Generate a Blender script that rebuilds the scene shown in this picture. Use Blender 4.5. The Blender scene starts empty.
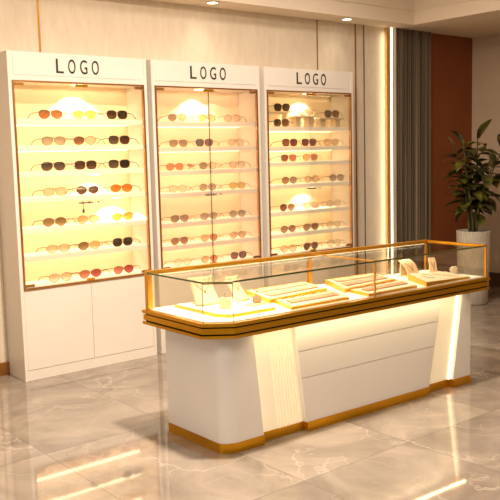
import bpy, bmesh, math, random
from mathutils import Vector, Matrix
random.seed(7)
C = bpy.context.scene.collection
PI = math.pi

# ------------------------------------------------------------------ materials
def s2l(c):
    return tuple((x/12.92 if x <= .04045 else ((x+.055)/1.055)**2.4) for x in [v/255 for v in c]) + (1,)
def new_mat(name):
    m = bpy.data.materials.new(name); m.use_nodes = True
    nt = m.node_tree; b = nt.nodes.get('Principled BSDF')
    return m, nt, b
def mat(name, rgb, rough=.5, metal=0, spec=.5, var=.04, scale=30, bump=0, emit=None, estr=0, alpha=1, coat=0, stretch=(1,1,1)):
    m, nt, b = new_mat(name)
    N, L = nt.nodes, nt.links
    tc = N.new('ShaderNodeTexCoord'); mp = N.new('ShaderNodeMapping'); mp.inputs['Scale'].default_value = stretch
    nz = N.new('ShaderNodeTexNoise'); nz.inputs['Scale'].default_value = scale; nz.inputs['Detail'].default_value = 4
    L.new(tc.outputs['Object'], mp.inputs['Vector']); L.new(mp.outputs[0], nz.inputs['Vector'])
    rp = N.new('ShaderNodeValToRGB'); c = s2l(rgb)
    rp.color_ramp.elements[0].position = .3; rp.color_ramp.elements[1].position = .7
    lo_ = 1; rp.color_ramp.elements[0].color = tuple(max(0, x*(1-var*2)) for x in c[:3])+(1,)
    rp.color_ramp.elements[1].color = tuple(min(1, x*(1+var*2)) for x in c[:3])+(1,)
    L.new(nz.outputs['Fac'], rp.inputs['Fac']); L.new(rp.outputs[0], b.inputs['Base Color'])
    b.inputs['Roughness'].default_value = rough; b.inputs['Metallic'].default_value = metal
    b.inputs['Specular IOR Level'].default_value = spec; b.inputs['Coat Weight'].default_value = coat
    b.inputs['Alpha'].default_value = alpha
    if bump:
        bp = N.new('ShaderNodeBump'); bp.inputs['Strength'].default_value = bump; bp.inputs['Distance'].default_value = .01
        L.new(nz.outputs['Fac'], bp.inputs['Height']); L.new(bp.outputs[0], b.inputs['Normal'])
    if emit:
        b.inputs['Emission Color'].default_value = s2l(emit); b.inputs['Emission Strength'].default_value = estr
    return m
def glass_mat(name, tint, refl=1.0, haze=0.0, hazecol=(255, 240, 225)):
    m, nt, b = new_mat(name); N, L = nt.nodes, nt.links; N.remove(b)
    out = N['Material Output']
    tr = N.new('ShaderNodeBsdfTransparent'); tr.inputs[0].default_value = s2l(tint)
    gl = N.new('ShaderNodeBsdfGlossy'); gl.inputs['Roughness'].default_value = .02
    fr = N.new('ShaderNodeFresnel'); fr.inputs['IOR'].default_value = 1.45
    mu = N.new('ShaderNodeMath'); mu.operation = 'MULTIPLY'; mu.inputs[1].default_value = refl
    mx = N.new('ShaderNodeMixShader')
    L.new(fr.outputs[0], mu.inputs[0]); L.new(mu.outputs[0], mx.inputs[0]); L.new(tr.outputs[0], mx.inputs[1]); L.new(gl.outputs[0], mx.inputs[2])
    last = mx
    if haze:
        df = N.new('ShaderNodeBsdfTranslucent'); df.inputs[0].default_value = s2l(hazecol)
        d2 = N.new('ShaderNodeBsdfDiffuse'); d2.inputs[0].default_value = s2l(hazecol)
        ad = N.new('ShaderNodeMixShader'); ad.inputs[0].default_value = .5
        L.new(df.outputs[0], ad.inputs[1]); L.new(d2.outputs[0], ad.inputs[2])
        m2 = N.new('ShaderNodeMixShader'); m2.inputs[0].default_value = haze
        L.new(mx.outputs[0], m2.inputs[1]); L.new(ad.outputs[0], m2.inputs[2]); last = m2
    L.new(last.outputs[0], out.inputs['Surface'])
    return m
def emis(name, rgb, strength):
    m, nt, b = new_mat(name)
    b.inputs['Base Color'].default_value = s2l(rgb)
    b.inputs['Emission Color'].default_value = s2l(rgb); b.inputs['Emission Strength'].default_value = strength
    return m

M = {}
M['lacquer'] = mat('warm white lacquer', (230, 220, 207), rough=.35, var=.01, scale=3)
M['interior'] = mat('cream cabinet interior', (250, 226, 190), rough=.5, var=.015, scale=4)
M['shelf'] = mat('white shelf board with added glow', (248, 236, 218), rough=.35, var=.01, scale=4, emit=(255, 228, 200), estr=.58)  # boards are no lamp; emission makes their front edges look lit
M['gold'] = mat('brushed gold', (222, 158, 38), rough=.30, metal=.85, var=.05, scale=8, stretch=(1, 1, 14))
M['soft_gold'] = mat('pale satin gold', (224, 184, 118), rough=.4, metal=.5, var=.02)
M['bronze'] = mat('brushed bronze', (176, 122, 60), rough=.35, metal=.8, var=.05, scale=8)
M['band'] = mat('gold band', (218, 158, 34), rough=.30, metal=.9, var=.04, scale=6, stretch=(.4, .4, 6))
M['black'] = mat('black groove', (8, 6, 5), rough=.7, spec=.1, var=.02)
M['letter'] = mat('black lettering', (32, 30, 30), rough=.4, var=.02)
M['counter'] = mat('counter white', (240, 236, 231), rough=.32, var=.008, scale=3)
M['counter_painted_glow'] = mat('white panel with painted glow', (242, 234, 218), rough=.35, var=.008, scale=3, emit=(255, 220, 165), estr=.32)  # nothing behind it; emission imitates the led wash in the counter recess
M['deck'] = mat('white display deck with added glow', (255, 250, 238), rough=.5, var=.005, emit=(255, 240, 205), estr=.12)  # slight emission paints in the case lighting on the deck
M['cream_leather'] = mat('cream leatherette', (236, 204, 166), rough=.6, var=.015, scale=60)
M['taupe_velvet'] = mat('pale taupe velvet', (186, 148, 118), rough=.8, var=.03, scale=80)
M['tray_gold'] = mat('satin gold tray', (240, 178, 48), rough=.35, metal=.55, var=.03, scale=10)
M['jewel'] = mat('jewellery gold', (212, 160, 60), rough=.15, metal=1, var=.02)
M['insert'] = mat('ivory tray insert', (232, 216, 190), rough=.6, var=.01)
M['pearl'] = mat('pearl', (226, 206, 180), rough=.2, var=.02, coat=.5)
M['chrome'] = mat('chrome', (150, 145, 138), rough=.25, metal=.9, var=.02)
M['led_white'] = emis('led warm white', (255, 240, 212), 3)
M['led_counter'] = emis('led counter', (255, 236, 190), 2.2)
M['led_gold'] = emis('golden glow strip', (255, 206, 70), 1.1)
M['puck'] = emis('puck lens', (255, 240, 200), 6)
M['down'] = emis('downlight lens', (255, 246, 230), 8)
M['glass'] = glass_mat('clear door glass', (250, 248, 240), .5)
M['glass_painted_haze'] = glass_mat('door glass with painted haze', (252, 246, 238), .8, .10, (255, 232, 210))  # clear glass; pale reflection on the doors is painted in as haze
M['glass_case'] = glass_mat('case glass', (254, 252, 246), .35)
M['glass_edge'] = mat('green glass edge', (72, 96, 66), rough=.15, var=.15, scale=40)
M['ceiling'] = mat('ceiling paint', (236, 218, 194), rough=.8, var=.01, scale=2)
M['terracotta'] = mat('terracotta paint', (132, 68, 22), rough=.7, var=.03, scale=2)
M['beige'] = mat('beige wall paint', (205, 180, 152), rough=.8, var=.02, scale=2)
M['skirting'] = mat('dark brown skirting', (88, 58, 36), rough=.4, var=.04)
M['slat'] = mat('grey brown slat', (120, 104, 84), rough=.45, var=.38, scale=1, stretch=(42, 2, .25))
M['slat_back'] = mat('dark slat backing', (38, 30, 24), rough=.8, var=.04)
M['pot'] = mat('whitewashed pot', (196, 184, 166), rough=.85, var=.10, scale=26, bump=.4, stretch=(3, 3, .4))
M['soil'] = mat('soil', (48, 36, 26), rough=1, var=.2, scale=60, bump=.6)
M['stem'] = mat('plant stem', (92, 84, 46), rough=.7, var=.12, scale=40)
M['leaf'] = mat('dark glossy leaf', (44, 50, 16), rough=.3, var=.30, scale=9, coat=.3)
_r = [n for n in M['leaf'].node_tree.nodes if n.type == 'VALTORGB'][0].color_ramp.elements
_r[0].color = s2l((34, 38, 16)); _r[1].color = s2l((112, 106, 34)); _r[0].position = .42; _r[1].position = .68
M['frame_gold'] = mat('thin gold spectacle frame', (92, 66, 38), rough=.4, metal=.3, var=.02)
M['frame_dark'] = mat('dark spectacle frame', (52, 36, 26), rough=.35, var=.02)

# cream plaster wall: streaky vertical brushing
def plaster():
    m, nt, b = new_mat('cream plaster'); N, L = nt.nodes, nt.links
    tc = N.new('ShaderNodeTexCoord'); mp = N.new('ShaderNodeMapping'); mp.inputs['Scale'].default_value = (6, 6, 1.6)
    n1 = N.new('ShaderNodeTexNoise'); n1.inputs['Scale'].default_value = 3; n1.inputs['Detail'].default_value = 8; n1.inputs['Roughness'].default_value = .65
    L.new(tc.outputs['Object'], mp.inputs[0]); L.new(mp.outputs[0], n1.inputs['Vector'])
    r = N.new('ShaderNodeValToRGB'); r.color_ramp.elements[0].position = .3; r.color_ramp.elements[1].position = .72
    r.color_ramp.elements[0].color = s2l((216, 198, 172)); r.color_ramp.elements[1].color = s2l((228, 212, 188))
    L.new(n1.outputs['Fac'], r.inputs[0]); L.new(r.outputs[0], b.inputs['Base Color']); b.inputs['Roughness'].default_value = .75
    return m
M['plaster'] = plaster()

def marble():
    m, nt, b = new_mat('polished taupe marble tile'); N, L = nt.nodes, nt.links
    tc = N.new('ShaderNodeTexCoord'); sx = N.new('ShaderNodeSeparateXYZ'); L.new(tc.outputs['Object'], sx.inputs[0])
    def math_(op, a, bb=None, clamp=False):
        n = N.new('ShaderNodeMath'); n.operation = op; n.use_clamp = clamp
        for i, v in enumerate((a, bb)):
            if v is None: continue
            if isinstance(v, (int, float)): n.inputs[i].default_value = v
            else: L.new(v, n.inputs[i])
        return n.outputs[0]
    def tile(sock, off, size):
        t = math_('DIVIDE', math_('SUBTRACT', sock, off), size)
        f = math_('ABSOLUTE', math_('SUBTRACT', math_('FRACT', math_('ADD', t, 100.5)), .5))
        return math_('LESS_THAN', math_('MULTIPLY', f, size), .0028), math_('FLOOR', math_('ADD', t, 100))
    lx, ix = tile(sx.outputs[0], .857, .80); ly, iy = tile(sx.outputs[1], -1.475, 1.25)
    grout = math_('MAXIMUM', lx, ly)
    # each tile is cut from another part of the slab
    cb = N.new('ShaderNodeCombineXYZ'); L.new(math_('MULTIPLY', ix, 3.7), cb.inputs[0]); L.new(math_('MULTIPLY', iy, 5.3), cb.inputs[1])
    av = N.new('ShaderNodeVectorMath'); av.operation = 'ADD'; L.new(tc.outputs['Object'], av.inputs[0]); L.new(cb.outputs[0], av.inputs[1])
    n1 = N.new('ShaderNodeTexNoise'); n1.inputs['Scale'].default_value = 1.7; n1.inputs['Detail'].default_value = 9; n1.inputs['Roughness'].default_value = .6; n1.inputs['Distortion'].default_value = 1.6
    L.new(av.outputs[0], n1.inputs['Vector'])
    r1 = N.new('ShaderNodeValToRGB'); e = r1.color_ramp.elements
    e[0].position = .3; e[0].color = s2l((120, 107, 95)); e[1].position = .72; e[1].color = s2l((164, 149, 134))
    L.new(n1.outputs['Fac'], r1.inputs[0])
    n2 = N.new('ShaderNodeTexNoise'); n2.inputs['Scale'].default_value = 2.6; n2.inputs['Detail'].default_value = 5
    L.new(av.outputs[0], n2.inputs['Vector'])
    dv = N.new('ShaderNodeMixRGB'); dv.blend_type = 'ADD'; dv.inputs[0].default_value = .9; L.new(av.outputs[0], dv.inputs[1]); L.new(n2.outputs['Color'], dv.inputs[2])
    vo = N.new('ShaderNodeTexVoronoi'); vo.feature = 'DISTANCE_TO_EDGE'; vo.inputs['Scale'].default_value = 1.9; L.new(dv.outputs[0], vo.inputs['Vector'])
    n3 = N.new('ShaderNodeTexNoise'); n3.inputs['Scale'].default_value = 1.3; L.new(av.outputs[0], n3.inputs['Vector'])
    v = math_('SUBTRACT', 1, math_('MULTIPLY', vo.outputs['Distance'], 40), True)
    v = math_('MULTIPLY', v, math_('MULTIPLY', math_('SUBTRACT', n3.outputs['Fac'], .40, True), 1.5, True))
    mx = N.new('ShaderNodeMixRGB'); L.new(v, mx.inputs[0]); L.new(r1.outputs[0], mx.inputs[1]); mx.inputs[2].default_value = s2l((214, 200, 182))
    m2 = N.new('ShaderNodeMixRGB'); L.new(math_('MULTIPLY', grout, .55), m2.inputs[0]); L.new(mx.outputs[0], m2.inputs[1]); m2.inputs[2].default_value = s2l((92, 78, 66))
    L.new(m2.outputs[0], b.inputs['Base Color'])
    b.inputs['Roughness'].default_value = .045; b.inputs['IOR'].default_value = 1.6; b.inputs['Specular IOR Level'].default_value = .6
    return m
M['marble'] = marble()

# ------------------------------------------------------------------ builders
def tag(o, label=None, cat=None, group=None, kind=None):
    if label: o['label'] = label
    if cat: o['category'] = cat
    if group: o['group'] = group
    if kind: o['kind'] = kind
    return o
def root_of(p):
    while p.parent: p = p.parent
    return p
def obj(name, bm, m, parent=None, smooth=False, local=False):
    """one mesh object; verts of bm are in world space unless local"""
    me = bpy.data.meshes.new(name)
    if parent is not None and not local:
        off = root_of(parent).location
        bmesh.ops.translate(bm, verts=bm.verts, vec=-Vector(off))
    bmesh.ops.recalc_face_normals(bm, faces=bm.faces)
    if smooth:
        for f in bm.faces: f.smooth = True
    bm.to_mesh(me); bm.free()
    me.materials.append(M[m] if isinstance(m, str) else m)
    o = bpy.data.objects.new(name, me); C.objects.link(o)
    if parent is not None: o.parent = parent
    if smooth == 'auto':
        pass
    return o
def thing(name, loc, label, cat, group=None):
    o = bpy.data.objects.new(name, None); o.empty_display_size = .05; C.objects.link(o); o.location = loc
    return tag(o, label, cat, group)
def BM(): return bmesh.new()
def box(bm, x0, x1, y0, y1, z0, z1, bev=0):
    vs = [bm.verts.new((x, y, z)) for z in (z0, z1) for x, y in ((x0, y0), (x1, y0), (x1, y1), (x0, y1))]
    fs = [bm.faces.new([vs[i] for i in q]) for q in ((0,3,2,1),(4,5,6,7),(0,1,5,4),(1,2,6,5),(2,3,7,6),(3,0,4,7))]
    if bev:
        es = list({e for f in fs for e in f.edges})
        bmesh.ops.bevel(bm, geom=es, offset=bev, segments=2, affect='EDGES', clamp_overlap=True)
def loft(bm, rings, cap=True, closed=True):
    """rings: lists of 3D points, same count"""
    R = [[bm.verts.new(p) for p in r] for r in rings]
    n = len(R[0])
    for a, b in zip(R, R[1:]):
        for i in range(n if closed else n-1):
            j = (i+1) % n
            bm.faces.new((a[i], a[j], b[j], b[i]))
    if cap:
        bm.faces.new(list(reversed(R[0]))); bm.faces.new(R[-1])
def prism(bm, pts, z0, z1):
    loft(bm, [[(x, y, z0) for x, y in pts], [(x, y, z1) for x, y in pts]])
def tube(bm, pts, r, n=8, closed=False, cap=True):
    pts = [Vector(p) for p in pts]; rings = []
    rr = r if isinstance(r, (list, tuple)) else [r]*len(pts)
    up = Vector((0, 0, 1))
    N = len(pts)
    for i, p in enumerate(pts):
        if closed: d = pts[(i+1) % N]-pts[i-1]
        else: d = pts[min(i+1, N-1)]-pts[max(i-1, 0)]
        d.normalize()
        u = d.cross(up)
        if u.length < 1e-3: u = d.cross(Vector((1, 0, 0)))
        u.normalize(); w = u.cross(d).normalized()
        rings.append([p+(u*math.cos(2*PI*k/n)+w*math.sin(2*PI*k/n))*rr[i] for k in range(n)])
    if closed: rings.append(rings[0])
    if closed:
        R = [[bm.verts.new(q) for q in r_] for r_ in rings[:-1]]
        for a in range(N):
            A, B = R[a], R[(a+1) % N]
            for i in range(n):
                j = (i+1) % n; bm.faces.new((A[i], A[j], B[j], B[i]))
    else: loft(bm, rings, cap=cap)
def lathe(bm, prof, c, n=32, cap=True):
    loft(bm, [[(c[0]+r*math.cos(2*PI*k/n), c[1]+r*math.sin(2*PI*k/n), c[2]+z) for k in range(n)] for r, z in prof], cap=cap)
def ball(bm, c, r, seg=12):
    bmesh.ops.create_uvsphere(bm, u_segments=seg, v_segments=max(6, seg//2), radius=r, matrix=Matrix.Translation(c))
def one(f, *a, **k):
    bm = BM(); f(bm, *a, **k); return bm
def B(*a, **k): return one(box, *a, **k)

def struct(name, bm, m, parent=None, label=None, cat=None):
    o = obj(name, bm, m, parent)
    if parent is None: o['kind'] = 'structure'; tag(o, label, cat)
    return o

# ------------------------------------------------------------------ camera
YAW, PITCH, ROLL, F = .6844, -.1181, .025, 811.0167
cam_d = bpy.data.cameras.new('camera'); cam = bpy.data.objects.new('camera', cam_d); C.objects.link(cam)
cam.location = (-1.7931, -5.5888, 1.6329)
fwd = Vector((math.sin(YAW)*math.cos(PITCH), math.cos(YAW)*math.cos(PITCH), math.sin(PITCH)))
right = Vector((math.cos(YAW), -math.sin(YAW), 0)); up = right.cross(fwd)
# roll: image x = r*cos - u*sin
r2 = right*math.cos(ROLL) - up*math.sin(ROLL); u2 = right*math.sin(ROLL) + up*math.cos(ROLL)
mw = Matrix((r2, u2, -fwd)).transposed().to_4x4(); mw.translation = cam.location
cam.matrix_world = mw
cam_d.sensor_width = 36; cam_d.lens = F*36/500; cam_d.clip_start = .05; cam_d.clip_end = 100
bpy.context.scene.camera = cam

# ------------------------------------------------------------------ room
WY, CZ, WX = .30, 2.924, 6.48
struct('floor', B(-5, WX+.1, -9, WY+.1, -.05, 0), 'marble', label='polished taupe marble tiled floor', cat='floor')
struct('wall_back', B(-5, 4.985, WY, WY+.1, 0, 3.45), 'plaster', label='cream brushed plaster wall behind the cabinets', cat='wall')
struct('wall_accent', B(4.985, WX+.1, WY, WY+.1, 0, 3.45), 'terracotta', label='terracotta painted wall behind the potted plant', cat='wall')
struct('wall_right', B(WX, WX+.1, -9, WY, 0, 3.45), 'beige', label='plain beige side wall', cat='wall')
struct('ceiling', B(-5, WX+.1, -9, WY+.1, 3.40, 3.5), 'ceiling', label='cream upper ceiling', cat='ceiling')
bm = BM()
box(bm, -5, 5.05, .0, WY, CZ, 3.4); box(bm, 5.05, WX, -9, WY, CZ, 3.4)
struct('ceiling_soffit', bm, 'ceiling', label='dropped cream soffit running along the wall tops', cat='ceiling')
bm = BM(); box(bm, -5, 5.03, -.012, 0, 3.06, 3.075); box(bm, 5.038, 5.05, -9, -.012, 3.06, 3.075)
struct('trim_1', bm, 'ceiling', label='thin moulding line on the soffit face', cat='trim')
struct('baseboard_back', B(-5, 4.985, WY-.015, WY, 0, .10), 'bronze', label='bronze baseboard under the plaster wall', cat='baseboard')
struct('baseboard_accent', B(5.66, WX, WY-.015, WY, 0, .14), 'skirting', label='dark brown baseboard under the terracotta wall', cat='baseboard')
struct('baseboard_right', B(WX-.018, WX, -9, WY-.015, 0, .16), 'skirting', label='dark brown baseboard under the beige wall', cat='baseboard')
n = 2
for x, w, m_, lab in ((.522, .012, 'bronze', 'brass wall strip left of the cabinets'), (.996, .012, 'gold', 'brass wall strip rising above the first cabinet'),
                (3.93, .008, 'bronze', 'thin bronze seam above the third cabinet'), (4.475, .014, 'bronze', 'bronze wall strip beside the third cabinet'),
                (4.60, .010, 'chrome', 'grey wall seam near the brass trim')):
    struct('trim_%d' % n, B(x-w/2, x+w/2, WY-.008, WY, .1, CZ), m_, label=lab, cat='trim'); n += 1
# light strip wall trim: gold channel + led
t = thing('wall_light_strip', (4.99, WY, 0), 'floor to ceiling glowing light strip in a gold channel beside the slatted panel', 'light')
obj('channel', B(4.93, 4.985, WY-.03, WY, 0, CZ), 'soft_gold', t)
obj('diffuser', B(4.996, 5.014, WY-.034, WY, 0, CZ), 'led_white', t)
# slatted panel
t = thing('slatted_wall_panel', (5.35, WY, 0), 'tall grey brown vertical slatted panel between the light strip and terracotta wall', 'wall panel')
obj('backing', B(5.035, 5.66, WY-.02, WY, 0, CZ), 'slat_back', t)
bm = BM()
x = 5.04; k = 0
while x < 5.64:
    w = (.012, .020, .009, .015, .011)[k % 5]; d = (.062, .040, .058, .034, .050)[k % 5]
    box(bm, x, x+w, WY-d, WY-.02, 0, CZ); x += w+(.010, .007, .012)[k % 3]; k += 1
obj('slats', bm, 'slat', t)

for k, (x, y, lab) in enumerate(((2.50, .095, 'recessed round downlight in the soffit above the middle cabinet'), (4.153, .105, 'recessed round downlight in the soffit above the third cabinet'))):
    t = thing('downlight', (x, y, CZ), lab, 'ceiling light')
    obj('rim', one(lathe, [(.062, 0), (.062, -.006), (.045, -.008), (.045, 0)], (x, y, CZ), 28), 'lacquer', t)
    obj('lens', one(lathe, [(.044, -.003), (.03, -.007), (.002, -.008)], (x, y, CZ), 28), 'down', t)

def area(name, loc, size, sy, power, col, rot=(0, 0, 0), spread=180):
    l = bpy.data.lights.new(name, 'AREA'); l.shape = 'RECTANGLE'; l.size = size; l.size_y = sy; l.energy = power; l.color = s2l(col)[:3]; l.spread = math.radians(spread)
    o = bpy.data.objects.new(name, l); C.objects.link(o); o.location = loc; o.rotation_euler = rot; return o
def spot(name, loc, power, col, angle, blend=.3, rot=(0, 0, 0), r=.02):
    l = bpy.data.lights.new(name, 'SPOT'); l.energy = power; l.color = s2l(col)[:3]; l.spot_size = math.radians(angle); l.spot_blend = blend; l.shadow_soft_size = r
    o = bpy.data.objects.new(name, l); C.objects.link(o); o.location = loc; o.rotation_euler = rot; return o

# ------------------------------------------------------------------ cabinets
H, FT, FB, DEP = 2.40, 2.19, .688, .30
CABS = [
 dict(x0=.598, x1=1.749, sh=[1.924, 1.728, 1.54, 1.35, 1.124, .92], pucks=[(0, 1.24), (3, 1.35), (4, 1.53)], glow=1.0, tint=(255, 234, 206), glass='glass', lab='leftmost tall white cabinet headed LOGO, its shelves lined with sunglasses'),
 dict(x0=1.794, x1=2.9235, sh=[1.911, 1.700, 1.506, 1.322, 1.073, .885], pucks=[(0, 2.39)], glow=.75, tint=(255, 238, 218), glass='glass_painted_haze', lab='middle tall white cabinet headed LOGO, seen through glass doors with painted reflection haze'),
 dict(x0=2.977, x1=4.118, sh=[1.870, 1.687, 1.547, 1.34, 1.09, .885], pucks=[(0, 3.66), (4, 3.68)], glow=1.0, tint=(255, 232, 190), glass='glass', lab='tall white cabinet headed LOGO with display risers on its top shelf'),
]
ST = .03
for ci, c in enumerate(CABS):
    x0, x1 = c['x0'], c['x1']; xm = (x0+x1)/2
    t = thing('display_cabinet', (xm, .15, 0), c['lab'], 'cabinet', 'tall sunglasses cabinets')
    obj('side_panel', B(x0, x0+ST-.004, 0, DEP-.004, 0, H), 'lacquer', t)
    obj('side_panel', B(x1-ST+.004, x1, 0, DEP-.004, 0, H), 'lacquer', t)
    bm = BM(); box(bm, x0+ST-.004, x1-ST+.004, .004, DEP-.004, FT, H); box(bm, x0+ST+.012, x1-ST-.012, .0, .004, FT+.045, H-.022)
    obj('header_panel', bm, 'lacquer', t)
    obj('back_panel', B(x0+ST-.004, x1-ST+.004, DEP-.02, DEP-.004, FB-.03, FT), 'interior', t)
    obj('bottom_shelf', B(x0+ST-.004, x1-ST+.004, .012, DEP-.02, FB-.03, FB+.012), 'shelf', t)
    for z in c['sh']:
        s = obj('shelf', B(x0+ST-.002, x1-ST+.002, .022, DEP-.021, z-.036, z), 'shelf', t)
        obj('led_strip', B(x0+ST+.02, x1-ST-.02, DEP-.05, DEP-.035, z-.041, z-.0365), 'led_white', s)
    # lower doors
    obj('plinth', B(x0+ST-.004, x1-ST+.004, .004, DEP-.004, 0, .074), 'lacquer', t)
    obj('lower_carcass', B(x0+ST-.004, x1-ST+.004, .022, DEP-.004, .074, FB-.03), 'lacquer', t)
    for a, b_ in ((x0+ST-.002, xm-.0015), (xm+.0015, x1-ST+.002)):
        obj('lower_door', B(a, b_, .002, .02, .078, FB-.012), 'lacquer', t)
    # gold frame
    bm = BM(); g = .011
    box(bm, x0+ST-.002, x0+ST+g, -.006, .02, FB-.012, FT+.006); box(bm, x1-ST-g, x1-ST+.002, -.006, .02, FB-.012, FT+.006)
    box(bm, x0+ST+g, x1-ST-g, -.006, .02, FT-.006, FT+.006); box(bm, x0+ST+g, x1-ST-g, -.006, .02, FB-.012, FB+.004)
    obj('gold_frame', bm, 'bronze', t)
    # glass doors
    for di, (a, b_) in enumerate(((x0+ST+g+.002, xm-.002), (xm+.002, x1-ST-g-.002))):
        d = obj('glass_door', B(a, b_, .003, .008, FB+.008, FT-.010), c['glass'] if not (ci == 1 and di == 1) else 'glass_painted_haze', t)
        xe = a if di == 0 else b_
        s = 1 if di == 0 else -1
        for zz in (FT-.03, FB+.012):
            obj('hinge', B(min(xe, xe+s*.07), max(xe, xe+s*.07), -.006, .012, zz, zz+.018), 'bronze', d)
        if ci == 1: obj('edge_strip', B(b_-.0015 if di == 0 else a, b_ if di == 0 else a+.0015, .002, .0085, FB+.008, FT-.010), 'chrome', d)
    obj('top_catch', B(xm-.05, xm+.05, -.008, .012, FT-.030, FT-.010), 'gold', t)
    obj('bottom_catch', B(xm-.03, xm+.03, -.008, .012, FB+.006, FB+.022), 'gold', t)
    # lock
    zc = 1.293
    l = obj('lock', one(tube, [(xm-.075, -.008, zc), (xm+.045, -.008, zc)], .006, 8), 'chrome', t)
    for kx, kr in ((xm-.045, .011), (xm+.012, .011), (xm+.09, .008)):
        obj('lock_knob', one(ball, (kx, -.012, zc+.002), kr), 'chrome', l, True)
    if ci == 0:
        bm = BM(); tube(bm, [(xm-.045, -.02, zc), (xm-.045, -.02, zc-.05)], .0025, 6); box(bm, xm-.053, xm-.037, -.022, -.018, zc-.075, zc-.048)
        obj('key', bm, 'letter', l)
    # logo lettering
    lx, lz = (1.148, 2.360, 3.558)[ci], (2.258, 2.264, 2.262)[ci]
    lw, lh = (.352, .370, .376)[ci], .103
    bm = BM()
    for k, chh in enumerate('LOGO'):
        cu = bpy.data.curves.new('letters', 'FONT'); cu.body = chh; cu.size = 1; cu.extrude = .02; cu.offset = 0
        to = bpy.data.objects.new('letters', cu); C.objects.link(to); bpy.context.view_layer.update()
        me = bpy.data.meshes.new_from_object(to.evaluated_get(bpy.context.evaluated_depsgraph_get())); bpy.data.objects.remove(to)
        xs = [v.co.x for v in me.vertices]; ys = [v.co.y for v in me.vertices]
        wl = lw*.168; xa = lx-lw/2+k*(lw-wl)/3
        for v in me.vertices:
            px, py, pz = v.co
            v.co = Vector((xa+(px-min(xs))/(max(xs)-min(xs))*wl, -.0005-(pz+.02)*.10, lz+(py-min(ys))/(max(ys)-min(ys))*lh))
        bm.from_mesh(me); bpy.data.meshes.remove(me)
    obj('logo_lettering', bm, 'letter', t)
    # lights inside: one line lamp per bay
    tops = [FT]+[z-.036 for z in c['sh']]
    for i, z in enumerate(tops):
        area('bay_light', ((x0+x1)/2, .235, z-.010), x1-x0-.14, .03, 0.52*c['glow']*(1.5 if i == 0 else 1), c['tint'], (math.radians(-12), 0, 0), 170)
        area('front_bay_light', ((x0+x1)/2, .04, z-.008), x1-x0-.12, .02, .24*c['glow'], c['tint'], (math.radians(20), 0, 0), 170)
    for i, px in c['pucks']:
        z = tops[i]
        p = obj('puck_light', one(lathe, [(.045, 0), (.045, -.006), (.03, -.008), (.002, -.008)], (px-.03, .13, z), 24), 'puck', t)
        spot('puck_spot', (px, .178, z-.010), 16, (255, 242, 216), 112, .07, (0, 0, 0), .004)

# ------------------------------------------------------------------ display counter
XL, XR = .6595, 2.9418
yf = lambda x: -2.2785-.03295*(x-.787)
yb = lambda x: -1.6132-.0937*(x-.6595)
ZT, ZB, ZC = .9714, .7518, .6684
ctr = thing('display_counter', (1.8, -2.0, 0), 'long white and gold jewellery counter with clipped corner and glass case top', 'display counter')
def outline(o, oc=None):
    oc = o if oc is None else oc
    return [(XL-o, yb(XL)+o), (XL-o, -2.174-.5*oc), (.787-.5*oc, yf(.787)-o), (XR+o, yf(XR)-o), (XR+o, yb(XR)+o)]
for (za, zb, o, m_) in ((ZC, ZC+.016, .015, 'band'), (ZC+.016, ZC+.0245, .001, 'black'), (ZC+.0245, ZC+.0555, .011, 'band'), (ZC+.0555, ZC+.064, .001, 'black'), (ZC+.064, ZB, .016, 'band')):
    obj('trim_band' if m_ == 'band' else 'groove', one(prism, outline(o), za, zb), m_, ctr)
obj('deck', one(prism, outline(-.012), ZB, ZB+.004), 'deck', ctr)
# body
yfb = lambda x, o=0: yf(x)+.09+o
REC = .035
def arc_pts():
    # rounded clipped corner, left side to front
    A, Bp, P0 = Vector((.774, -2.125)), Vector((.862, yfb(.862))), Vector((.788, yfb(.79)+.010))
    return [tuple(A*(1-u)**2+P0*2*u*(1-u)+Bp*u*u) for u in [i/10 for i in range(11)]]
KZ = .056
def lx_(z, a, b_):  # a at z=0, b at z=.66
    return a+(b_-a)*z/.66
def left_block(bm, z0, z1, grow=0):
    R = []
    for z in (z0, z1):
        xr = lx_(z, 1.048, .983)
        R.append([(p[0]-grow*.7, p[1]-grow*.7, z) for p in [(.774, yb(.774)-.01)]+arc_pts()] + [(xr, yfb(xr)-grow, z), (xr, yfb(xr)+REC+.02, z), (1.02, yb(1.02)-.01, z)])
    loft(bm, R)
def front_block(bm, a0, a1, b0, b1, z0, z1, grow=0, back=None):
    R = []
    for z in (z0, z1):
        xa, xb = lx_(z, a0, a1), lx_(z, b0, b1); bk = REC+.02
        R.append([(xa, yfb(xa)-grow, z), (xb, yfb(xb)-grow, z), (xb, yfb(xb)+bk, z), (xa, yfb(xa)+bk, z)])
    loft(bm, R)
obj('end_panel', one(left_block, KZ, ZC), 'counter', ctr)
core = [(1.0, yfb(1.0)+REC), (2.87, yfb(2.87)+REC), (2.87, yb(2.87)-.02), (1.0, yb(1.0)-.02)]
obj('recessed_panel', one(prism, core, KZ, ZC), 'counter_painted_glow', ctr)
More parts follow.
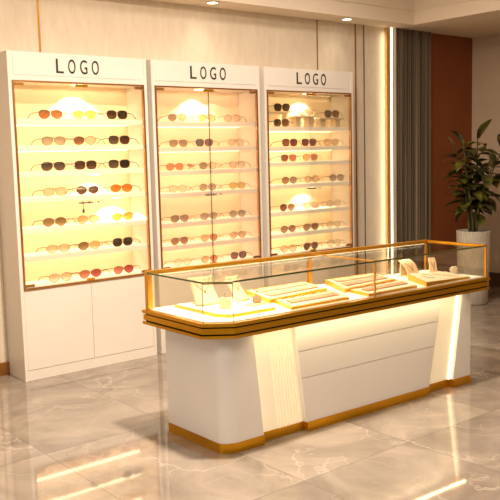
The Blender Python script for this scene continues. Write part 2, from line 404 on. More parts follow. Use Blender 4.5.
# centre panel in three courses with fine grooves between
cz = [KZ, .322, .327, .487, .492, ZC]
bm = BM()
for z0, z1 in ((KZ, .323), (.329, .487), (.493, ZC)):
    R = []
    for z in (z0, z1):
        xa, xb = lx_(z, 1.372, 1.285), lx_(z, 2.440, 2.583)
        R.append([(xa, yfb(xa), z), (xb, yfb(xb), z), (xb, yfb(xb)+REC+.01, z), (xa, yfb(xa)+REC+.01, z)])
    loft(bm, R)
R = []
for z in (KZ, ZC):
    xa, xb = lx_(z, 1.374, 1.287), lx_(z, 2.438, 2.581)
    R.append([(xa, yfb(xa)+.006, z), (xb, yfb(xb)+.006, z), (xb, yfb(xb)+REC+.01, z), (xa, yfb(xa)+REC+.01, z)])
loft(bm, R)
obj('front_panel', bm, 'counter', ctr)
R = []
bm = BM()
for z in (KZ, ZC):
    xa = lx_(z, 2.695, 2.800)
    R.append([(xa, yfb(xa), z), (2.888, yfb(2.888), z), (2.888, yb(2.888)-.01, z), (2.84, yb(2.84)-.01, z), (2.84, yfb(2.84)+REC+.02, z), (xa, yfb(xa)+REC+.02, z)])
loft(bm, R); obj('end_panel', bm, 'counter', ctr)
# flutes
bm = BM()
NF = 8
for k in range(NF):
    f0, f1 = k/NF, (k+.62)/NF
    R = []
    for z in (KZ, ZC-.01):
        xa, xb = lx_(z, 1.185, 1.110), lx_(z, 1.368, 1.282)
        p, q = xa+(xb-xa)*f0, xa+(xb-xa)*f1; mdl = (p+q)/2
        R.append([(p, yfb(p)+REC-.001, z), (mdl-.003, yfb(mdl)+REC-.009, z), (mdl+.003, yfb(mdl)+REC-.009, z), (q, yfb(q)+REC-.001, z)])
    loft(bm, R)
obj('fluted_panel', bm, 'counter_painted_glow', ctr)
# plinth
bm = BM(); left_block(bm, 0, KZ, .004); obj('plinth', bm, 'band', ctr)
obj('plinth', one(prism, [(p[0], p[1]-.003) for p in core[:2]]+core[2:], 0, KZ), 'band', ctr)
obj('plinth', one(front_block, 1.372, 1.285, 2.440, 2.583, 0, KZ, .006), 'band', ctr)
bm = BM(); R = []
for z in (0, KZ):
    xa = lx_(z, 2.695, 2.800)
    R.append([(xa, yfb(xa)-.004, z), (2.892, yfb(2.892)-.004, z), (2.892, yb(2.892)-.01, z), (2.84, yb(2.84)-.01, z), (2.84, yfb(2.84)+REC+.02, z), (xa, yfb(xa)+REC+.02, z)])
loft(bm, R); obj('plinth', bm, 'band', ctr)
# slanted led strips at the recess edges
for a0, a1, w in ((1.050, .985, .007), (2.676, 2.781, .014)):
    R = []
    for z in (KZ, ZC-.002):
        xa = lx_(z, a0, a1)
        R.append([(xa, yfb(xa)+REC-.012, z), (xa+w, yfb(xa)+REC-.012, z), (xa+w, yfb(xa)+REC-.0005, z), (xa, yfb(xa)+REC-.0005, z)])
    obj('led_strip', one(loft, R), 'led_counter', ctr)
# glass case: posts
P_ = .012
def post(x, y, w, m_='gold', nm='post', d=None):
    d = d or w
    return obj(nm, B(x-w/2, x+w/2, y-d/2, y+d/2, ZB, ZT-.004), m_, ctr)
post(XL+.016, yb(XL)-.016, .032, 'gold')
post(XR-.010, yb(XR)-.010, .020); post(XR-.006, yf(XR)+.006, .011)
post(1.850, yb(1.850)-.012, .022); post(1.850, yf(1.850)+.005, .009)
obj('post_led', B(XL+.032, XL+.037, yb(XL)-.030, yb(XL)-.006, ZB+.004, ZT-.02), 'led_gold', ctr)
# top rails
def rail(p, q, w, h, z, m_='gold', nm='rail'):
    p, q = Vector(p), Vector(q); d = (q-p).normalized(); nrm = Vector((-d.y, d.x))*w/2
    pts = [p-nrm, q-nrm, q+nrm, p+nrm]
    return obj(nm, one(prism, [(a.x, a.y) for a in pts], z-h/2, z+h/2), m_, ctr)
rail((XL-.0, yb(XL)-.013), (XR, yb(XR)-.013), .030, .024, ZT-.006)
rail((XR-.010, yb(XR)-.03), (XR-.010, yf(XR)), .022, .016, ZT-.004)
rail((XL+.004, -2.174), (.787, yf(.787)+.004), .010, .006, ZT-.010, 'jewel')
rail((1.850, yb(1.850)-.03), (1.850, yf(1.850)+.008), .010, .006, ZT+.001)
# glass top and panes
g = .006
obj('glass_top', one(prism, [(XL+.006, yb(XL)-.03), (XL+.006, -2.172), (.789, yf(.787)+.006), (XR-.022, yf(XR)+.006), (XR-.022, yb(XR)-.03)], ZT-.006, ZT-.002), 'glass_case', ctr)
rail((XL+.003, yb(XL)-.03), (XL+.003, -2.174), .006, .009, ZT-.0045, 'glass_edge', 'glass_edge')
rail((XL+.003, -2.174), (.787, yf(.787)+.003), .005, .006, ZT-.003, 'glass_edge', 'glass_edge')
rail((.787, yf(.787)+.003), (XR-.004, yf(XR)+.003), .006, .007, ZT-.0035, 'glass_edge', 'glass_edge')
rail((.787, yf(.787)+.001), (XR-.004, yf(XR)+.001), .003, .003, ZT+.0015, 'jewel', 'edge_trim')
def pane(p, q):
    return rail(p, q, .004, ZT-ZB-.012, (ZT+ZB)/2-.003, 'glass_case', 'glass_pane')
pane((XL+.004, yb(XL)-.034), (XL+.004, -2.172)); pane((XL+.006, -2.176), (.786, yf(.787)+.005))
pane((.79, yf(.79)+.005), (1.845, yf(1.845)+.005)); pane((1.856, yf(1.856)+.005), (XR-.013, yf(XR-.013)+.005))
pane((XR-.006, yf(XR)+.014), (XR-.006, yb(XR)-.022)); pane((XL+.034, yb(XL+.034)-.012), (1.838, yb(1.838)-.012)); pane((1.862, yb(1.862)-.012), (XR-.022, yb(XR-.022)-.012))
for x, y in ((XL+.004, -2.174), (.788, yf(.787)+.005)):
    obj('glass_joint', B(x-.0015, x+.0015, y-.0015, y+.0015, ZB, ZT-.008), 'chrome', ctr)
# inner led line under the back rail
obj('case_led', one(prism, [(XL+.05, yb(XL+.05)-.030), (XR-.05, yb(XR-.05)-.030), (XR-.05, yb(XR-.05)-.024), (XL+.05, yb(XL+.05)-.024)], ZT-.021, ZT-.0185), 'led_counter', ctr)
a_ = math.atan(-.0937)
area('case_light', (1.80, (yb(1.8)-.05), ZT-.026), 2.1, .03, 6, (255, 238, 205), (math.radians(-22), 0, a_), 170)
a_ = math.atan(-.033)
area('under_band_light', (1.88, yf(1.88)+.030, ZC-.003), 1.78, .025, 3.0, (255, 226, 170), (0, 0, a_), 170)

# ------------------------------------------------------------------ things in the case
DZ = ZB+.004
def quad(bm, pts, z0, z1s):
    """pts four xy, z1s four top heights"""
    loft(bm, [[(x, y, z0) for x, y in pts], [(x, y, z) for (x, y), z in zip(pts, z1s)]])
# white platform with gold edge
pf = [(.800, -1.700), (.795, -2.105), (.842, -2.185), (1.150, -2.195), (1.230, -1.760)]
cx_, cy_ = sum(p[0] for p in pf)/5, sum(p[1] for p in pf)/5
t = thing('display_platform', (cx_, cy_, DZ), 'low white display platform with gold rim at the clipped corner of the case', 'display stand')
obj('gold_rim', one(prism, pf, DZ, DZ+.016), 'tray_gold', t)
inn = [(cx_+(x-cx_)*.94, cy_+(y-cy_)*.96) for x, y in pf]
obj('top_board', one(prism, inn, DZ+.016, DZ+.018), 'deck', t)
PZ = DZ+.018
def bust(x, y, h, w, rot, label, group='necklace stands', z=PZ, base=True):
    t = thing('necklace_stand', (x, y, z), label, 'jewellery stand', group)
    # curved, leaning sheet, narrow at the neck
    bm = BM(); n = 10
    def sect(off):
        out = []
        for i in range(n+1):
            u = i/n
            out.append((w*(.50-.10*math.sin(u*PI)*.6-.03*u), -.10*(1-u)**1.6+off, .006+h*u))
        return out
    S = sect(0)
    rings = []
    for hw, yy, zz in S:
        m_ = 8; f = [(hw*(-1+2*k/m_), yy-.012*(1-(-1+2*k/m_)**2), zz) for k in range(m_+1)]
        b_ = [(p[0], p[1]+.012+.03*(1-zz/h)*0, p[2]) for p in reversed(f)]
        rings.append(f+b_)
    loft(bm, rings); ro = Matrix.Rotation(rot, 4, 'Z')
    bm.transform(ro); s = obj('backboard', bm, 'cream_leather', t, True, local=True)
    bm = BM(); tube(bm, [(-w*.30, .012, .004), (0, .05, .004), (w*.30, .012, .004), (0, -.01, h*.55)], .004, 6); bm.transform(ro); obj('prop', bm, 'cream_leather', t, local=True)
    # necklace
    nk = thing('necklace', (x, y, z), 'fine gold necklace with small pendant on '+label.split(' necklace stand')[0]+' stand', 'necklace')
    bm = BM(); pts = []
    for i in range(17):
        u = i/16; xx = w*.33*(2*u-1)*1; dz = h*.97-(1-(2*u-1)**2)**.9*h*.46; uu = dz/h
        pts.append((xx, -.10*(1-uu)**1.6-.012*(1-(xx/(w*.45))**2)-.003, dz+.004))
    tube(bm, pts, .0016, 5); bm.transform(ro); obj('chain', bm, 'jewel', nk, local=True)
    bm = BM(); p = pts[8]; ball(bm, (p[0], p[1]-.003, p[2]-.009), .007, 10); bm.transform(ro); obj('pendant', bm, 'jewel', nk, True, local=True)
bust(.93, -1.79, .150, .165, math.radians(-8), 'tall cream curved necklace stand nearest the thick gold corner post')
bust(1.13, -1.83, .135, .105, math.radians(8), 'slim cream necklace stand behind the cream ring block')
# ring block
def ring(x, y, z, r, label):
    t = thing('finger_ring', (x, y, z), label, 'ring')
    n = 20; obj('ring_band', one(tube, [(x+r*math.cos(2*PI*k/n), y, z+r+.001+r*math.sin(2*PI*k/n)) for k in range(n)], .0018, 6, closed=True), 'jewel', t)
    bm = BM(); ball(bm, (x, y, z+2*r+.004), .0055, 8); obj('stone', bm, 'chrome', t)
bm = BM(); box(bm, -.034, .034, -.030, .030, 0, .058, .006)
bm.transform(Matrix.Translation((.935, -2.015, PZ)) @ Matrix.Rotation(math.radians(-38), 4, 'Z'))
t = thing('ring_block', (.935, -2.015, PZ), 'small cream cube block holding a ring in the corner of the case', 'jewellery stand'); obj('block', bm, 'cream_leather', t, True)
for p in t.children[0].data.polygons: p.use_smooth = False
ring(.935, -2.015, PZ+.058, .009, 'gold ring on top of the cream cube block')
t = thing('ring_pad', (1.12, -2.06, PZ), 'flat cream pad carrying a small cream block beside the ring cube', 'jewellery stand')
bm = BM(); box(bm, -.055, .055, -.035, .035, 0, .010, .003); bm.transform(Matrix.Translation((1.12, -2.06, PZ)) @ Matrix.Rotation(math.radians(8), 4, 'Z')); obj('pad', bm, 'cream_leather', t)
bm = BM(); box(bm, -.022, .026, -.020, .020, .010, .050, .004); bm.transform(Matrix.Translation((1.13, -2.055, PZ)) @ Matrix.Rotation(math.radians(-30), 4, 'Z')); obj('block', bm, 'taupe_velvet', t)
ring(1.13, -2.055, PZ+.050, .010, 'gold ring on the small block of the flat cream pad')

def lerp2(q, u, v):
    a, b_, c_, d = q
    return tuple((a[i]*(1-u)+b_[i]*u)*(1-v)+(d[i]*(1-u)+c_[i]*u)*v for i in range(2))
def tray(q, z0, hf, hb, label, jl, rows=2, chain=True):
    """q: front left, front right, back right, back left"""
    c0 = lerp2(q, .5, .5)
    t = thing('jewellery_tray', (c0[0], c0[1], z0), label, 'jewellery tray', 'gold edged jewellery trays')
    hs = (hf, hf, hb, hb)
    obj('gold_tray', one(quad, q, z0, [z0+h for h in hs]), 'tray_gold', t)
    def zz(v): return z0+hf+(hb-hf)*v
    i4 = [lerp2(q, u, v) for u, v in ((.03, .06), (.97, .06), (.97, .94), (.03, .94))]
    bm = BM(); loft(bm, [[(x, y, zz(v)-.002) for (x, y), v in zip(i4, (.06, .06, .94, .94))], [(x, y, zz(v)+.002) for (x, y), v in zip(i4, (.06, .06, .94, .94))]])
    obj('white_insert', bm, 'insert', t)
    for r in range(rows):
        v0, v1 = .16+r*.40, .16+r*.40+.26
        if rows == 1: v0, v1 = .3, .62
        i4 = [lerp2(q, u, v) for u, v in ((.09, v0), (.91, v0), (.91, v1), (.09, v1))]
        bm = BM(); loft(bm, [[(x, y, zz(v)+.001) for (x, y), v in zip(i4, (v0, v0, v1, v1))], [(x, y, zz(v)+.010) for (x, y), v in zip(i4, (v0, v0, v1, v1))]])
        obj('velvet_roll', bm, 'taupe_velvet', t)
    if chain:
        k = thing('bracelet', (c0[0], c0[1], zz(.9)), jl, 'bracelet')
        bm = BM(); n = 15; pts = []
        for i in range(n):
            x, y = lerp2(q, .10+.8*i/(n-1), .88+.02*math.sin(i*2.1)); pts.append((x, y, zz(.88)+.0035))
        tube(bm, pts, .0015, 5); obj('chain', bm, 'jewel', k)
        bm = BM()
        for i in range(n):
            ball(bm, (pts[i][0], pts[i][1], pts[i][2]+.002), .0042+.002*(i % 3 == 0), 8)
        obj('beads', bm, 'jewel' if True else '', k, True)
tray([(1.255, -2.025), (1.765, -1.985), (1.83, -1.70), (1.34, -1.69)], DZ, .024, .030, 'gold jewellery tray at the back of the case beside the mid post', 'beaded gold bracelet along the back tray beside the mid post')
tray([(1.210, -2.262), (1.665, -2.272), (1.765, -2.035), (1.285, -2.037)], DZ, .016, .020, 'gold jewellery tray at the front of the case left of the middle post', 'beaded gold bracelet on the front tray left of the middle post', rows=1)
tray([(1.812, -2.095), (2.335, -2.060), (2.395, -1.80), (1.965, -1.765)], DZ, .024, .032, 'gold jewellery tray at the back of the case, right of the mid post', 'beaded gold bracelet along the back tray right of the mid post')
tray([(1.815, -2.292), (2.262, -2.300), (2.350, -2.083), (1.845, -2.108)], DZ, .016, .020, 'gold jewellery tray at the front of the case right of the middle post', 'beaded gold bracelet on the front tray right of the middle post', rows=1)
# stands at the right end
def curved_stand(x, y, h, w, rot, label, arch, z=DZ):
    t = thing('necklace_stand', (x, y, z), label, 'jewellery stand', 'necklace stands')
    n = 12; f, b_ = [], []
    for i in range(n+1):
        u = i/n; ang = u*math.radians(arch)
        Rr = h/math.radians(arch)*1.15
        f.append((-Rr*math.cos(ang)+Rr*.6, Rr*math.sin(ang)))
    bm = BM(); rings = []
    for i, (yy, zz) in enumerate(f):
        ww = w*(.5+.02*math.sin(i)) if i < n else w*.42
        rings.append([(-ww, yy, zz), (ww, yy, zz), (ww, yy+.006, zz-.004), (-ww, yy+.006, zz-.004)])
    loft(bm, rings); ro = Matrix.Rotation(rot, 4, 'Z'); bm.transform(ro); obj('curved_panel', bm, 'cream_leather', t, local=True)
    yt, zt = f[-1]
    bm = BM(); box(bm, -w*.3, w*.3, yt-.004, yt+.004, 0, zt-.002); box(bm, -w*.5, w*.5, f[0][0], yt+.02, 0, .004); bm.transform(ro); obj('prop', bm, 'cream_leather', t, local=True)
    k = thing('necklace', (x, y, z), 'short gold chain hanging on the '+label, 'necklace')
    pts = [(w*.35*math.sin(j/10*PI*2-PI)*.6+0, f[8-abs(5-j)//1 if 8-abs(5-j) >= 0 else 0][0]-.003, f[4+abs(5-j)][1]) for j in range(11)]
    pts = []
    for j in range(11):
        s_ = -1+j/5; i = 4+int(round(abs(s_)*5)); pts.append((s_*w*.3, f[i][0]-.003, f[i][1]+.001))
    bm = BM(); tube(bm, pts, .0016, 5); ball(bm, (0, pts[5][1]-.003, pts[5][2]-.006), .005, 8); bm.transform(ro); obj('chain', bm, 'jewel', k, local=True)
curved_stand(2.60, -1.945, .135, .12, math.radians(2), 'arched cream stand behind the wedge box', 75)
curved_stand(2.83, -1.935, .105, .055, math.radians(-20), 'small narrow cream stand behind the pearl ball', 35)
# wedge box
q = [(2.335, -2.315), (2.80, -2.315), (2.86, -2.06), (2.455, -2.06)]
t = thing('wedge_stand', (2.6, -2.19, DZ), 'gold sided wedge stand with sloping white top at the far end of the case', 'jewellery stand')
hs = [.026, .010, .016, .046]
obj('gold_wedge', one(quad, q, DZ, [DZ+h for h in hs]), 'tray_gold', t)
i4 = [lerp2(q, u, v) for u, v in ((.02, .05), (.98, .05), (.98, .95), (.02, .95))]
obj('white_top', one(loft, [[(x, y, DZ+h-.002) for (x, y), h in zip(i4, hs)], [(x, y, DZ+h+.002) for (x, y), h in zip(i4, hs)]]), 'insert', t)
def wz(u, v): return DZ+.003+((hs[0]*(1-u)+hs[1]*u)*(1-v)+(hs[3]*(1-u)+hs[2]*u)*v)
for lab, path in (('fine chain laid in a curl on the wedge stand', [(.30+.10*math.cos(a*.5), .55+.22*math.sin(a*.5)) for a in range(12)]), ('fine chain trailing across the wedge stand', [(.50+.03*a, .75-.05*a+.03*math.sin(a*1.7)) for a in range(12)])):
    k = thing('chain_necklace', (2.6, -2.19, DZ), lab, 'necklace')
    obj('chain', one(tube, [(*lerp2(q, u, v), wz(u, v)) for u, v in path], .0016, 5), 'jewel', k)
t = thing('pearl_bracelet', (2.84, -2.13, DZ), 'ball shaped white pearl bracelet at the far end of the case', 'bracelet')
bm = BM()
for j in range(5):
    el = math.radians(-60+30*j); nn = (6, 10, 12, 10, 6)[j]
    for k in range(nn):
        a = 2*PI*k/nn+j*.3; ball(bm, (2.885+.024*math.cos(el)*math.cos(a), -2.12+.024*math.cos(el)*math.sin(a), DZ+.030+.024*math.sin(el)), .0072, 8)
obj('pearls', bm, 'pearl', t, True)
obj('clasp', B(2.880, 2.890, -2.156, -2.150, DZ+.025, DZ+.035), 'jewel', t)

# ------------------------------------------------------------------ sunglasses
LENS = {}
def lens_mat(name, top, bot, alpha=.93):
    m, nt, b = new_mat('lens '+name); N, L = nt.nodes, nt.links
    tc = N.new('ShaderNodeTexCoord'); sx = N.new('ShaderNodeSeparateXYZ'); L.new(tc.outputs['Object'], sx.inputs[0])
    mr = N.new('ShaderNodeMapRange'); mr.inputs['From Min'].default_value = .005; mr.inputs['From Max'].default_value = .052
    L.new(sx.outputs[2], mr.inputs['Value']); mx = N.new('ShaderNodeMixRGB'); L.new(mr.outputs[0], mx.inputs[0])
    mx.inputs[1].default_value = s2l(bot); mx.inputs[2].default_value = s2l(top); L.new(mx.outputs[0], b.inputs['Base Color'])
    b.inputs['Roughness'].default_value = .12; b.inputs['Alpha'].default_value = alpha; b.inputs['Coat Weight'].default_value = .3
    tr = N.new('ShaderNodeBsdfTransparent'); L.new(mx.outputs[0], tr.inputs[0])
    ms = N.new('ShaderNodeMixShader'); ms.inputs[0].default_value = .76
    L.new(tr.outputs[0], ms.inputs[1]); L.new(b.outputs[0], ms.inputs[2]); L.new(ms.outputs[0], N['Material Output'].inputs['Surface'])
    LENS[name] = m
for a in (('black', (30, 22, 18), (58, 40, 32), .98), ('charcoal', (52, 42, 36), (110, 90, 76), .97), ('dark brown', (50, 26, 18), (100, 58, 38), .97), ('brown', (116, 66, 34), (176, 112, 66), .95),
          ('amber', (150, 84, 34), (196, 116, 52), .95), ('grey', (136, 122, 106), (190, 172, 150), .78), ('olive', (128, 100, 58), (176, 142, 90), .93), ('yellow', (232, 200, 60), (246, 226, 96), .85),
          ('gold yellow', (226, 158, 22), (244, 190, 34), .93), ('orange', (214, 116, 20), (236, 150, 44), .95), ('peach', (222, 176, 138), (236, 196, 162), .60), ('rose', (196, 100, 84), (216, 130, 108), .92),
          ('clear', (236, 216, 180), (244, 226, 192), .40), ('pale grey', (206, 196, 184), (226, 216, 202), .55), ('maroon', (104, 24, 40), (140, 44, 58), .97), ('red', (170, 42, 44), (196, 76, 66), .95),
          ('russet', (124, 54, 30), (176, 96, 62), .95), ('rosewood', (150, 92, 70), (190, 128, 100), .85), ('light amber', (214, 164, 84), (236, 192, 120), .72)):
    lens_mat(*a)

def lens_outline(shape, side, n=22):
    """around centre; x outward = side"""
    pts = []
    for k in range(n):
        a = 2*PI*k/n; c_, s_ = math.cos(a), math.sin(a)
        if shape == 'square':
            e = 3.0; r = (abs(c_)**e+abs(s_)**e)**(-1/e); x, z = .039*c_*r, .029*s_*r
            if z < 0: x *= 1-.16*(-z/.029)
        elif shape == 'pilot':
            e = 2.4; r = (abs(c_)**e+abs(s_)**e)**(-1/e); x, z = .040*c_*r, .031*s_*r
            if z < 0: x = x*(1-.24*(-z/.031))+.004*(-z/.031)
            else: z *= .84
        else:
            x, z = .040*c_, .031*s_
            if z > 0: z *= .86; x *= 1.03
            else: x = x*(1-.16*(-z/.031))+.003*(-z/.031)
        pts.append((side*x, z))
    return pts
def make_glasses(shape, frame):
    r = thing('sunglasses', (0, 0, 0), 'proto', 'sunglasses')
    cx0, cz0 = .0435, .034
    for sd in (-1, 1):
        o = lens_outline(shape, sd); bm = BM()
        cv = bm.verts.new((sd*cx0, -.004, cz0)); mid = [bm.verts.new((sd*cx0+x*.6, -.0028+.0, cz0+z*.6)) for x, z in o]
        out = [bm.verts.new((sd*cx0+x, .002*abs(x)/.035, cz0+z)) for x, z in o]; n = len(o)
        for i in range(n):
            j = (i+1) % n; bm.faces.new((cv, mid[i], mid[j])); bm.faces.new((mid[i], out[i], out[j], mid[j]))
        obj('lens', bm, LENS['black'], r, True, local=True)
    bm = BM()
    for sd in (-1, 1):
        tube(bm, [(sd*cx0+x, .001, cz0+z) for x, z in lens_outline(shape, sd)], .0016 if frame == 'frame_gold' else .0024, 6, closed=True)
    tube(bm, [(-.012, .0, cz0+.012), (0, -.003, cz0+.016), (.012, .0, cz0+.012)], .0018, 6)
    if shape == 'pilot': tube(bm, [(-.018, .0, cz0+.020), (0, -.003, cz0+.021), (.018, .0, cz0+.020)], .0014, 6)
    obj('frame', bm, frame, r, True, local=True)
    for sd, sp in ((-1, 16), (1, 64)):
        a = math.radians(sp); L_ = .118
        dx, dy = sd*math.sin(a), math.cos(a); x0 = sd*(cx0+.037)
        pts = [(x0, .002, cz0+.012), (x0+dx*L_*.3, .002+dy*L_*.3, cz0+.011), (x0+dx*L_*.75, .002+dy*L_*.75, cz0+.002), (x0+dx*L_, .002+dy*L_, cz0-.026)]
        obj('temple', one(tube, pts, [.0028, .0024, .0022, .0028], 6), frame, r, True, local=True)
    return r
PROTO = {}
for sh in ('square', 'pilot', 'round'):
    for fr in ('frame_gold', 'frame_dark'):
        PROTO[sh, fr] = [make_glasses(sh, fr), False]
def put(x, y, z, shape, frame, lenses, label, group, s=1.1, rz=0):
    rec = PROTO[shape, frame]; src = rec[0]
    r = src.copy(); C.objects.link(r)
    r.location = (x, y, z); r.scale = (s, s, s); r.rotation_euler = (0, 0, rz)
    r['label'] = label; r['category'] = 'sunglasses'; r['group'] = group
    li = 0
    for ch in src.children:
        c_ = ch.copy(); C.objects.link(c_); c_.parent = r
        if ch.name.startswith('lens'):
            sl = c_.material_slots[0]; sl.link = 'OBJECT'; sl.material = LENS[lenses[li]]; li += 1
    return r
G, D = 'frame_gold', 'frame_dark'
W1, W2, W3 = 'in the leftmost cabinet', 'in the middle cabinet', 'in the cabinet with risers'
ORD = ['top shelf', 'second shelf down', 'third shelf down', 'fourth shelf down', 'fifth shelf down', 'sixth shelf down', 'bottom shelf']
rows = {
0: [[('pilot', D, 'amber', 'amber', 'amber brown'), ('round', G, 'yellow', 'yellow', 'pale yellow'), ('square', D, 'dark brown', 'black', 'black')],
    [('pilot', G, 'grey', 'grey', 'taupe grey'), ('round', G, 'brown', 'peach', 'brown and peach'), ('square', D, 'charcoal', 'dark brown', 'dark brown')],
    [('pilot', D, 'charcoal', 'charcoal', 'smoky charcoal'), ('square', D, 'dark brown', 'dark brown', 'dark brown'), ('square', D, 'charcoal', 'black', 'charcoal and black')],
    [('pilot', G, 'peach', 'peach', 'pale peach'), ('round', D, 'dark brown', 'dark brown', 'dark brown'), ('round', G, 'orange', 'orange', 'bright orange')],
    [('round', G, 'olive', 'olive', 'olive brown'), ('round', G, 'light amber', 'light amber', 'light amber'), ('round', G, 'gold yellow', 'gold yellow', 'golden yellow')],
    [('round', G, 'peach', 'peach', 'pale peach'), ('round', G, 'olive', 'light amber', 'olive and amber'), ('square', D, 'black', 'black', 'black')],
    [('round', G, 'peach', 'peach', 'pink peach'), ('round', G, 'rose', 'red', 'rose and red'), ('round', G, 'rose', 'red', 'peach and red')]],
1: [[('pilot', G, 'olive', 'light amber', 'tan olive'), ('round', G, 'yellow', 'yellow', 'bright yellow'), ('round', G, 'peach', 'peach', 'pale peach')],
    [('pilot', G, 'olive', 'olive', 'olive brown'), ('square', D, 'black', 'maroon', 'black'), ('pilot', G, 'pale grey', 'pale grey', 'pale grey')],
    [('round', G, 'orange', 'orange', 'bright orange'), ('round', G, 'olive', 'pale grey', 'olive and grey'), ('pilot', G, 'pale grey', 'pale grey', 'pale grey')],
    [('round', G, 'clear', 'clear', 'clear cream'), ('round', G, 'grey', 'grey', 'grey'), ('round', G, 'yellow', 'yellow', 'light yellow')],
    [('pilot', G, 'olive', 'rosewood', 'grey brown'), ('round', G, 'grey', 'grey', 'taupe'), ('round', G, 'grey', 'grey', 'pale mauve')],
    [('pilot', G, 'amber', 'amber', 'burnt orange'), ('pilot', G, 'light amber', 'orange', 'amber'), ('round', G, 'light amber', 'light amber', 'faint apricot')],
    [('round', G, 'clear', 'clear', 'clear'), ('round', G, 'light amber', 'orange', 'light amber'), ('square', D, 'maroon', 'maroon', 'dark maroon')]],
2: [[], [('square', D, 'russet', 'maroon', 'russet'), ('square', D, 'maroon', 'maroon', 'maroon'), ('round', G, 'peach', 'peach', 'pale peach')],
    [('pilot', G, 'russet', 'rose', 'rusty orange'), ('pilot', G, 'light amber', 'rose', 'apricot and rose')],
    [('round', G, 'rosewood', 'grey', 'greyish peach'), ('round', G, 'peach', 'peach', 'clear peach'), ('round', G, 'grey', 'grey', 'pale taupe')],
    [('pilot', G, 'russet', 'rosewood', 'russet brown'), ('pilot', G, 'peach', 'peach', 'light peach'), ('round', G, 'clear', 'clear', 'clear')],
    [('round', G, 'rosewood', 'rosewood', 'rose brown'), ('pilot', G, 'rosewood', 'russet', 'russet rose'), ('round', G, 'clear', 'clear', 'clear')],
    [('round', G, 'peach', 'peach', 'pale peach'), ('pilot', D, 'maroon', 'maroon', 'maroon'), ('round', G, 'clear', 'clear', 'clear')]]}
XS = {0: [(.937, 1.217, 1.5), (.948, 1.206, 1.507), (.934, 1.204, 1.498), (.935, 1.21, 1.508), (.922, 1.203, 1.509), (.939, 1.201, 1.499), (.946, 1.199, 1.497)],
      1: [(2.07, 2.372, 2.652), (2.069, 2.337, 2.68), (2.026, 2.367, 2.691), (2.048, 2.359, 2.684), (2.057, 2.362, 2.676), (2.048, 2.358, 2.675), (2.072, 2.354, 2.677)],
      2: [(), (3.32, 3.567, 3.865), (3.303, 3.58), (3.306, 3.595, 3.933), (3.276, 3.579, 3.887), (3.28, 3.574, 3.884), (3.28, 3.569, 3.887)]}
for ci in range(3):
    W = (W1, W2, W3)[ci]; S = (1.12, 1.06, 1.16)[ci]
    for ri, r in enumerate(rows[ci]):
        z = CABS[ci]['sh'][ri] if ri < 6 else FB+.012
        for gi, (sh, fr, l0, l1, desc) in enumerate(r):
            put(XS[ci][ri][gi], .052 if ri else .056, z+.0005, sh, fr, (l0, l1), '%s lensed sunglasses on the %s %s' % (desc.strip(' ,'), ORD[ri], W), 'sunglasses '+W, S, random.uniform(-.06, .06))
# top bay of the third cabinet: risers
zs = CABS[2]['sh'][0]
def riser(x0, x1, zt, label):
    t = thing('display_riser', ((x0+x1)/2, .10, zs), label, 'display riser', 'display risers')
    obj('riser_top', B(x0, x1, .03, .15, zt-.012, zt), 'interior', t)
    w = x1-x0
    obj('riser_leg', B(x0+w*.10, x0+w*.30, .05, .13, zs, zt-.012), 'interior', t)
    obj('riser_leg', B(x1-w*.30, x1-w*.10, .05, .13, zs, zt-.012), 'interior', t)
zt1 = 2.008
t = thing('display_riser', (3.22, .10, zs), 'raised cream ledge with sunglasses above and below it', 'display riser', 'display risers')
obj('riser_top', B(3.012, 3.352, .035, .17, zt1-.014, zt1), 'interior', t); obj('riser_leg', B(3.012, 3.03, .12, .17, zs, zt1-.014), 'interior', t); obj('riser_leg', B(3.334, 3.352, .12, .17, zs, zt1-.014), 'interior', t)
riser(3.376, 3.66, 1.972, 'cream riser under the peach sunglasses on the top shelf')
riser(3.690, 4.02, 1.955, 'cream riser under the dark brown sunglasses on the top shelf')
g3 = 'sunglasses '+W3
put(3.232, .052, zt1+.001, 'square', D, ('black', 'dark brown'), 'black brown lensed sunglasses on the raised ledge in the cabinet with risers', g3, 1.16)
put(3.222, .052, zs+.001, 'square', D, ('dark brown', 'brown'), 'dark brown lensed sunglasses tucked under the raised ledge in the cabinet with risers', g3, 1.12)
put(3.531, .055, 1.973, 'pilot', G, ('peach', 'peach'), 'peach lensed sunglasses on the middle riser of the top shelf', g3, 1.2)
put(3.880, .055, 1.956, 'square', D, ('dark brown', 'russet'), 'dark brown lensed sunglasses on the riser nearest the slatted wall panel', g3, 1.18)
# folded pair, third shelf of the middle cabinet
z = CABS[1]['sh'][2]
t = thing('folded_sunglasses', (2.19, .06, z), 'small folded orange frame between orange and olive sunglasses in the middle cabinet', 'sunglasses')
bm = BM(); tube(bm, [(2.155, .05, z+.050), (2.19, .055, z+.044), (2.228, .06, z+.034)], [.008, .011, .007], 8); obj('folded_frame', bm, LENS['orange'], t, True)
obj('temple', one(tube, [(2.16, .065, z+.045), (2.20, .07, z+.03), (2.235, .065, z+.004)], .003, 6), 'frame_gold', t)
for r, _ in PROTO.values():
    for ch in list(r.children): bpy.data.objects.remove(ch)
    bpy.data.objects.remove(r)

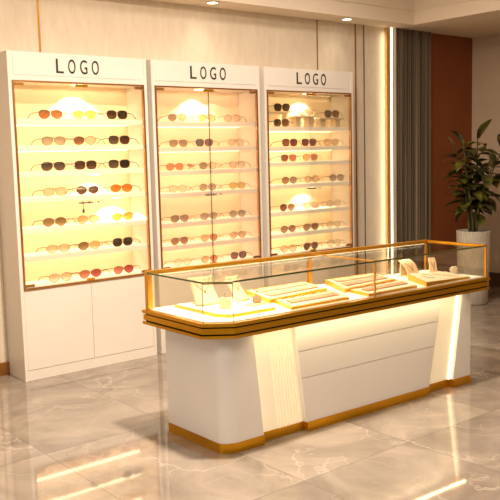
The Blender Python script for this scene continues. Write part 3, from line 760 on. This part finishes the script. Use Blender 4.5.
# ------------------------------------------------------------------ potted plant
PX, PY = 5.40, -.50
t = thing('potted_plant', (PX, PY, 0), 'tall dark leafy rubber plant in a rough whitewashed cylinder pot before the terracotta wall', 'potted plant')
obj('pot', one(lathe, [(.135, 0), (.150, .01), (.165, .40), (.176, .765), (.176, .775), (.160, .775), (.158, .73)], (PX, PY, 0), 40), 'pot', t, True)
obj('soil', one(lathe, [(.157, .725), (.157, .735), (.08, .745), (.005, .748)], (PX, PY, 0), 24), 'soil', t, True)
right_v = Vector((math.cos(YAW), -math.sin(YAW), 0)); back_v = Vector((math.sin(YAW), math.cos(YAW), 0))
rnd = random.Random(11)
stems = []
for k, (a, ln, lean) in enumerate(((0.2, .98, .06), (1.9, .86, .16), (3.3, .92, .20), (4.4, .72, .26), (5.5, .88, .24), (2.6, .66, .12))):
    pts = []; d = Vector((math.cos(a), math.sin(a), 0))
    for i in range(9):
        u = i/8; pts.append(Vector((PX, PY, .735))+d*(.035+lean*u**1.6)+Vector((.012*math.sin(u*6+k), .012*math.cos(u*5+k), ln*u)))
    stems.append(pts); obj('stem', one(tube, pts, [.014-.008*i/8 for i in range(9)], 8), 'stem', t, True)
bm = BM()
def leaf(bm, base, d, ln, wd, droop, roll):
    d = d.normalized(); side = d.cross(Vector((0, 0, 1)))
    if side.length < .1: side = Vector((1, 0, 0))
    side.normalize(); side = (Matrix.Rotation(roll, 3, d) @ side); nrm = side.cross(d).normalized()
    n = 8; rows_ = []
    tip = base.copy()
    pos = base.copy(); dd = d.copy()
    for i in range(n+1):
        u = i/n
        w = wd*(math.sin(PI*min(1, u**.85*.98+.02))**.75)*(1 if u < .97 else .3)*(.55+.6*u if u < .6 else .91)
        if u < .12: w = wd*.06
        rows_.append([pos+side*w*s+nrm*abs(s)*w*.28 for s in (-1, -.5, 0, .5, 1)])
        dd = (dd+Vector((0, 0, -droop/n))).normalized(); pos = pos+dd*ln/n
    V = [[bm.verts.new(p) for p in r] for r in rows_]
    for a, b_ in zip(V, V[1:]):
        for i in range(4): bm.faces.new((a[i], a[i+1], b_[i+1], b_[i]))
for k, pts in enumerate(stems):
    nl = (24, 22, 22, 18, 20, 16)[k]
    for j in range(nl):
        u = .30+.70*j/(nl-1); f = u*8; i = min(7, int(f)); p = pts[i].lerp(pts[i+1], f-i)
        a = j*2.4+k*1.3; el = rnd.uniform(.05, .75) if u > .55 else rnd.uniform(-.1, .4)
        if j == nl-1: el = 1.2
        d = Vector((math.cos(a)*math.cos(el), math.sin(a)*math.cos(el), math.sin(el)))
        leaf(bm, p, d, rnd.uniform(.18, .28), rnd.uniform(.050, .076), rnd.uniform(.5, 1.4), rnd.uniform(-.5, .5))
obj('leaves', bm, 'leaf', t, True)

# ------------------------------------------------------------------ lights and world
key = area('key_light', (.80, -2.50, 3.35), .18, .18, 205, (255, 240, 220)); 
area('fill_front', (-1.6, -4.6, 3.3), 2.2, 2.2, 108, (255, 242, 226), (math.radians(12), math.radians(-12), 0))
area('aisle_fill', (2.8, -1.15, 3.35), 2.6, .5, 33, (255, 242, 226))  # unseen fill added to brighten cabinet fronts behind the counter
area('side_fill', (-3.6, -2.4, 2.2), 1.4, 1.6, 22, (255, 240, 224), (0, math.radians(-75), 0))
area('floor_wash', (2.0, -3.8, 3.35), 1.2, .6, 30, (255, 238, 214))
o_ = area('wall_strip_glow', (4.918, WY-.045, 1.46), .02, 2.8, 2.2, (255, 236, 200))
o_.rotation_euler = Matrix(((.5, 0, .866), (.866, 0, -.5), (0, 1, 0))).to_euler()
for x_ in (2.50, 4.153): spot('downlight_spot', (x_, .11, CZ-.02), 3.5, (255, 240, 214), 110, .8, (0, 0, 0), .04)
w = bpy.data.worlds.new('world'); bpy.context.scene.world = w; w.use_nodes = True
bg = w.node_tree.nodes['Background']; bg.inputs[0].default_value = s2l((255, 240, 226)); bg.inputs[1].default_value = .24

sc = bpy.context.scene
sc.view_settings.view_transform = 'Standard'; sc.view_settings.look = 'None'; sc.view_settings.exposure = 0; sc.view_settings.gamma = 1
sc.cycles.use_denoising = True
try: sc.cycles.denoiser = 'OPENIMAGEDENOISE'
except Exception: pass
sc.cycles.max_bounces = 8; sc.cycles.transparent_max_bounces = 24; sc.cycles.caustics_reflective = False; sc.cycles.caustics_refractive = False
sc.cycles.sample_clamp_indirect = 4
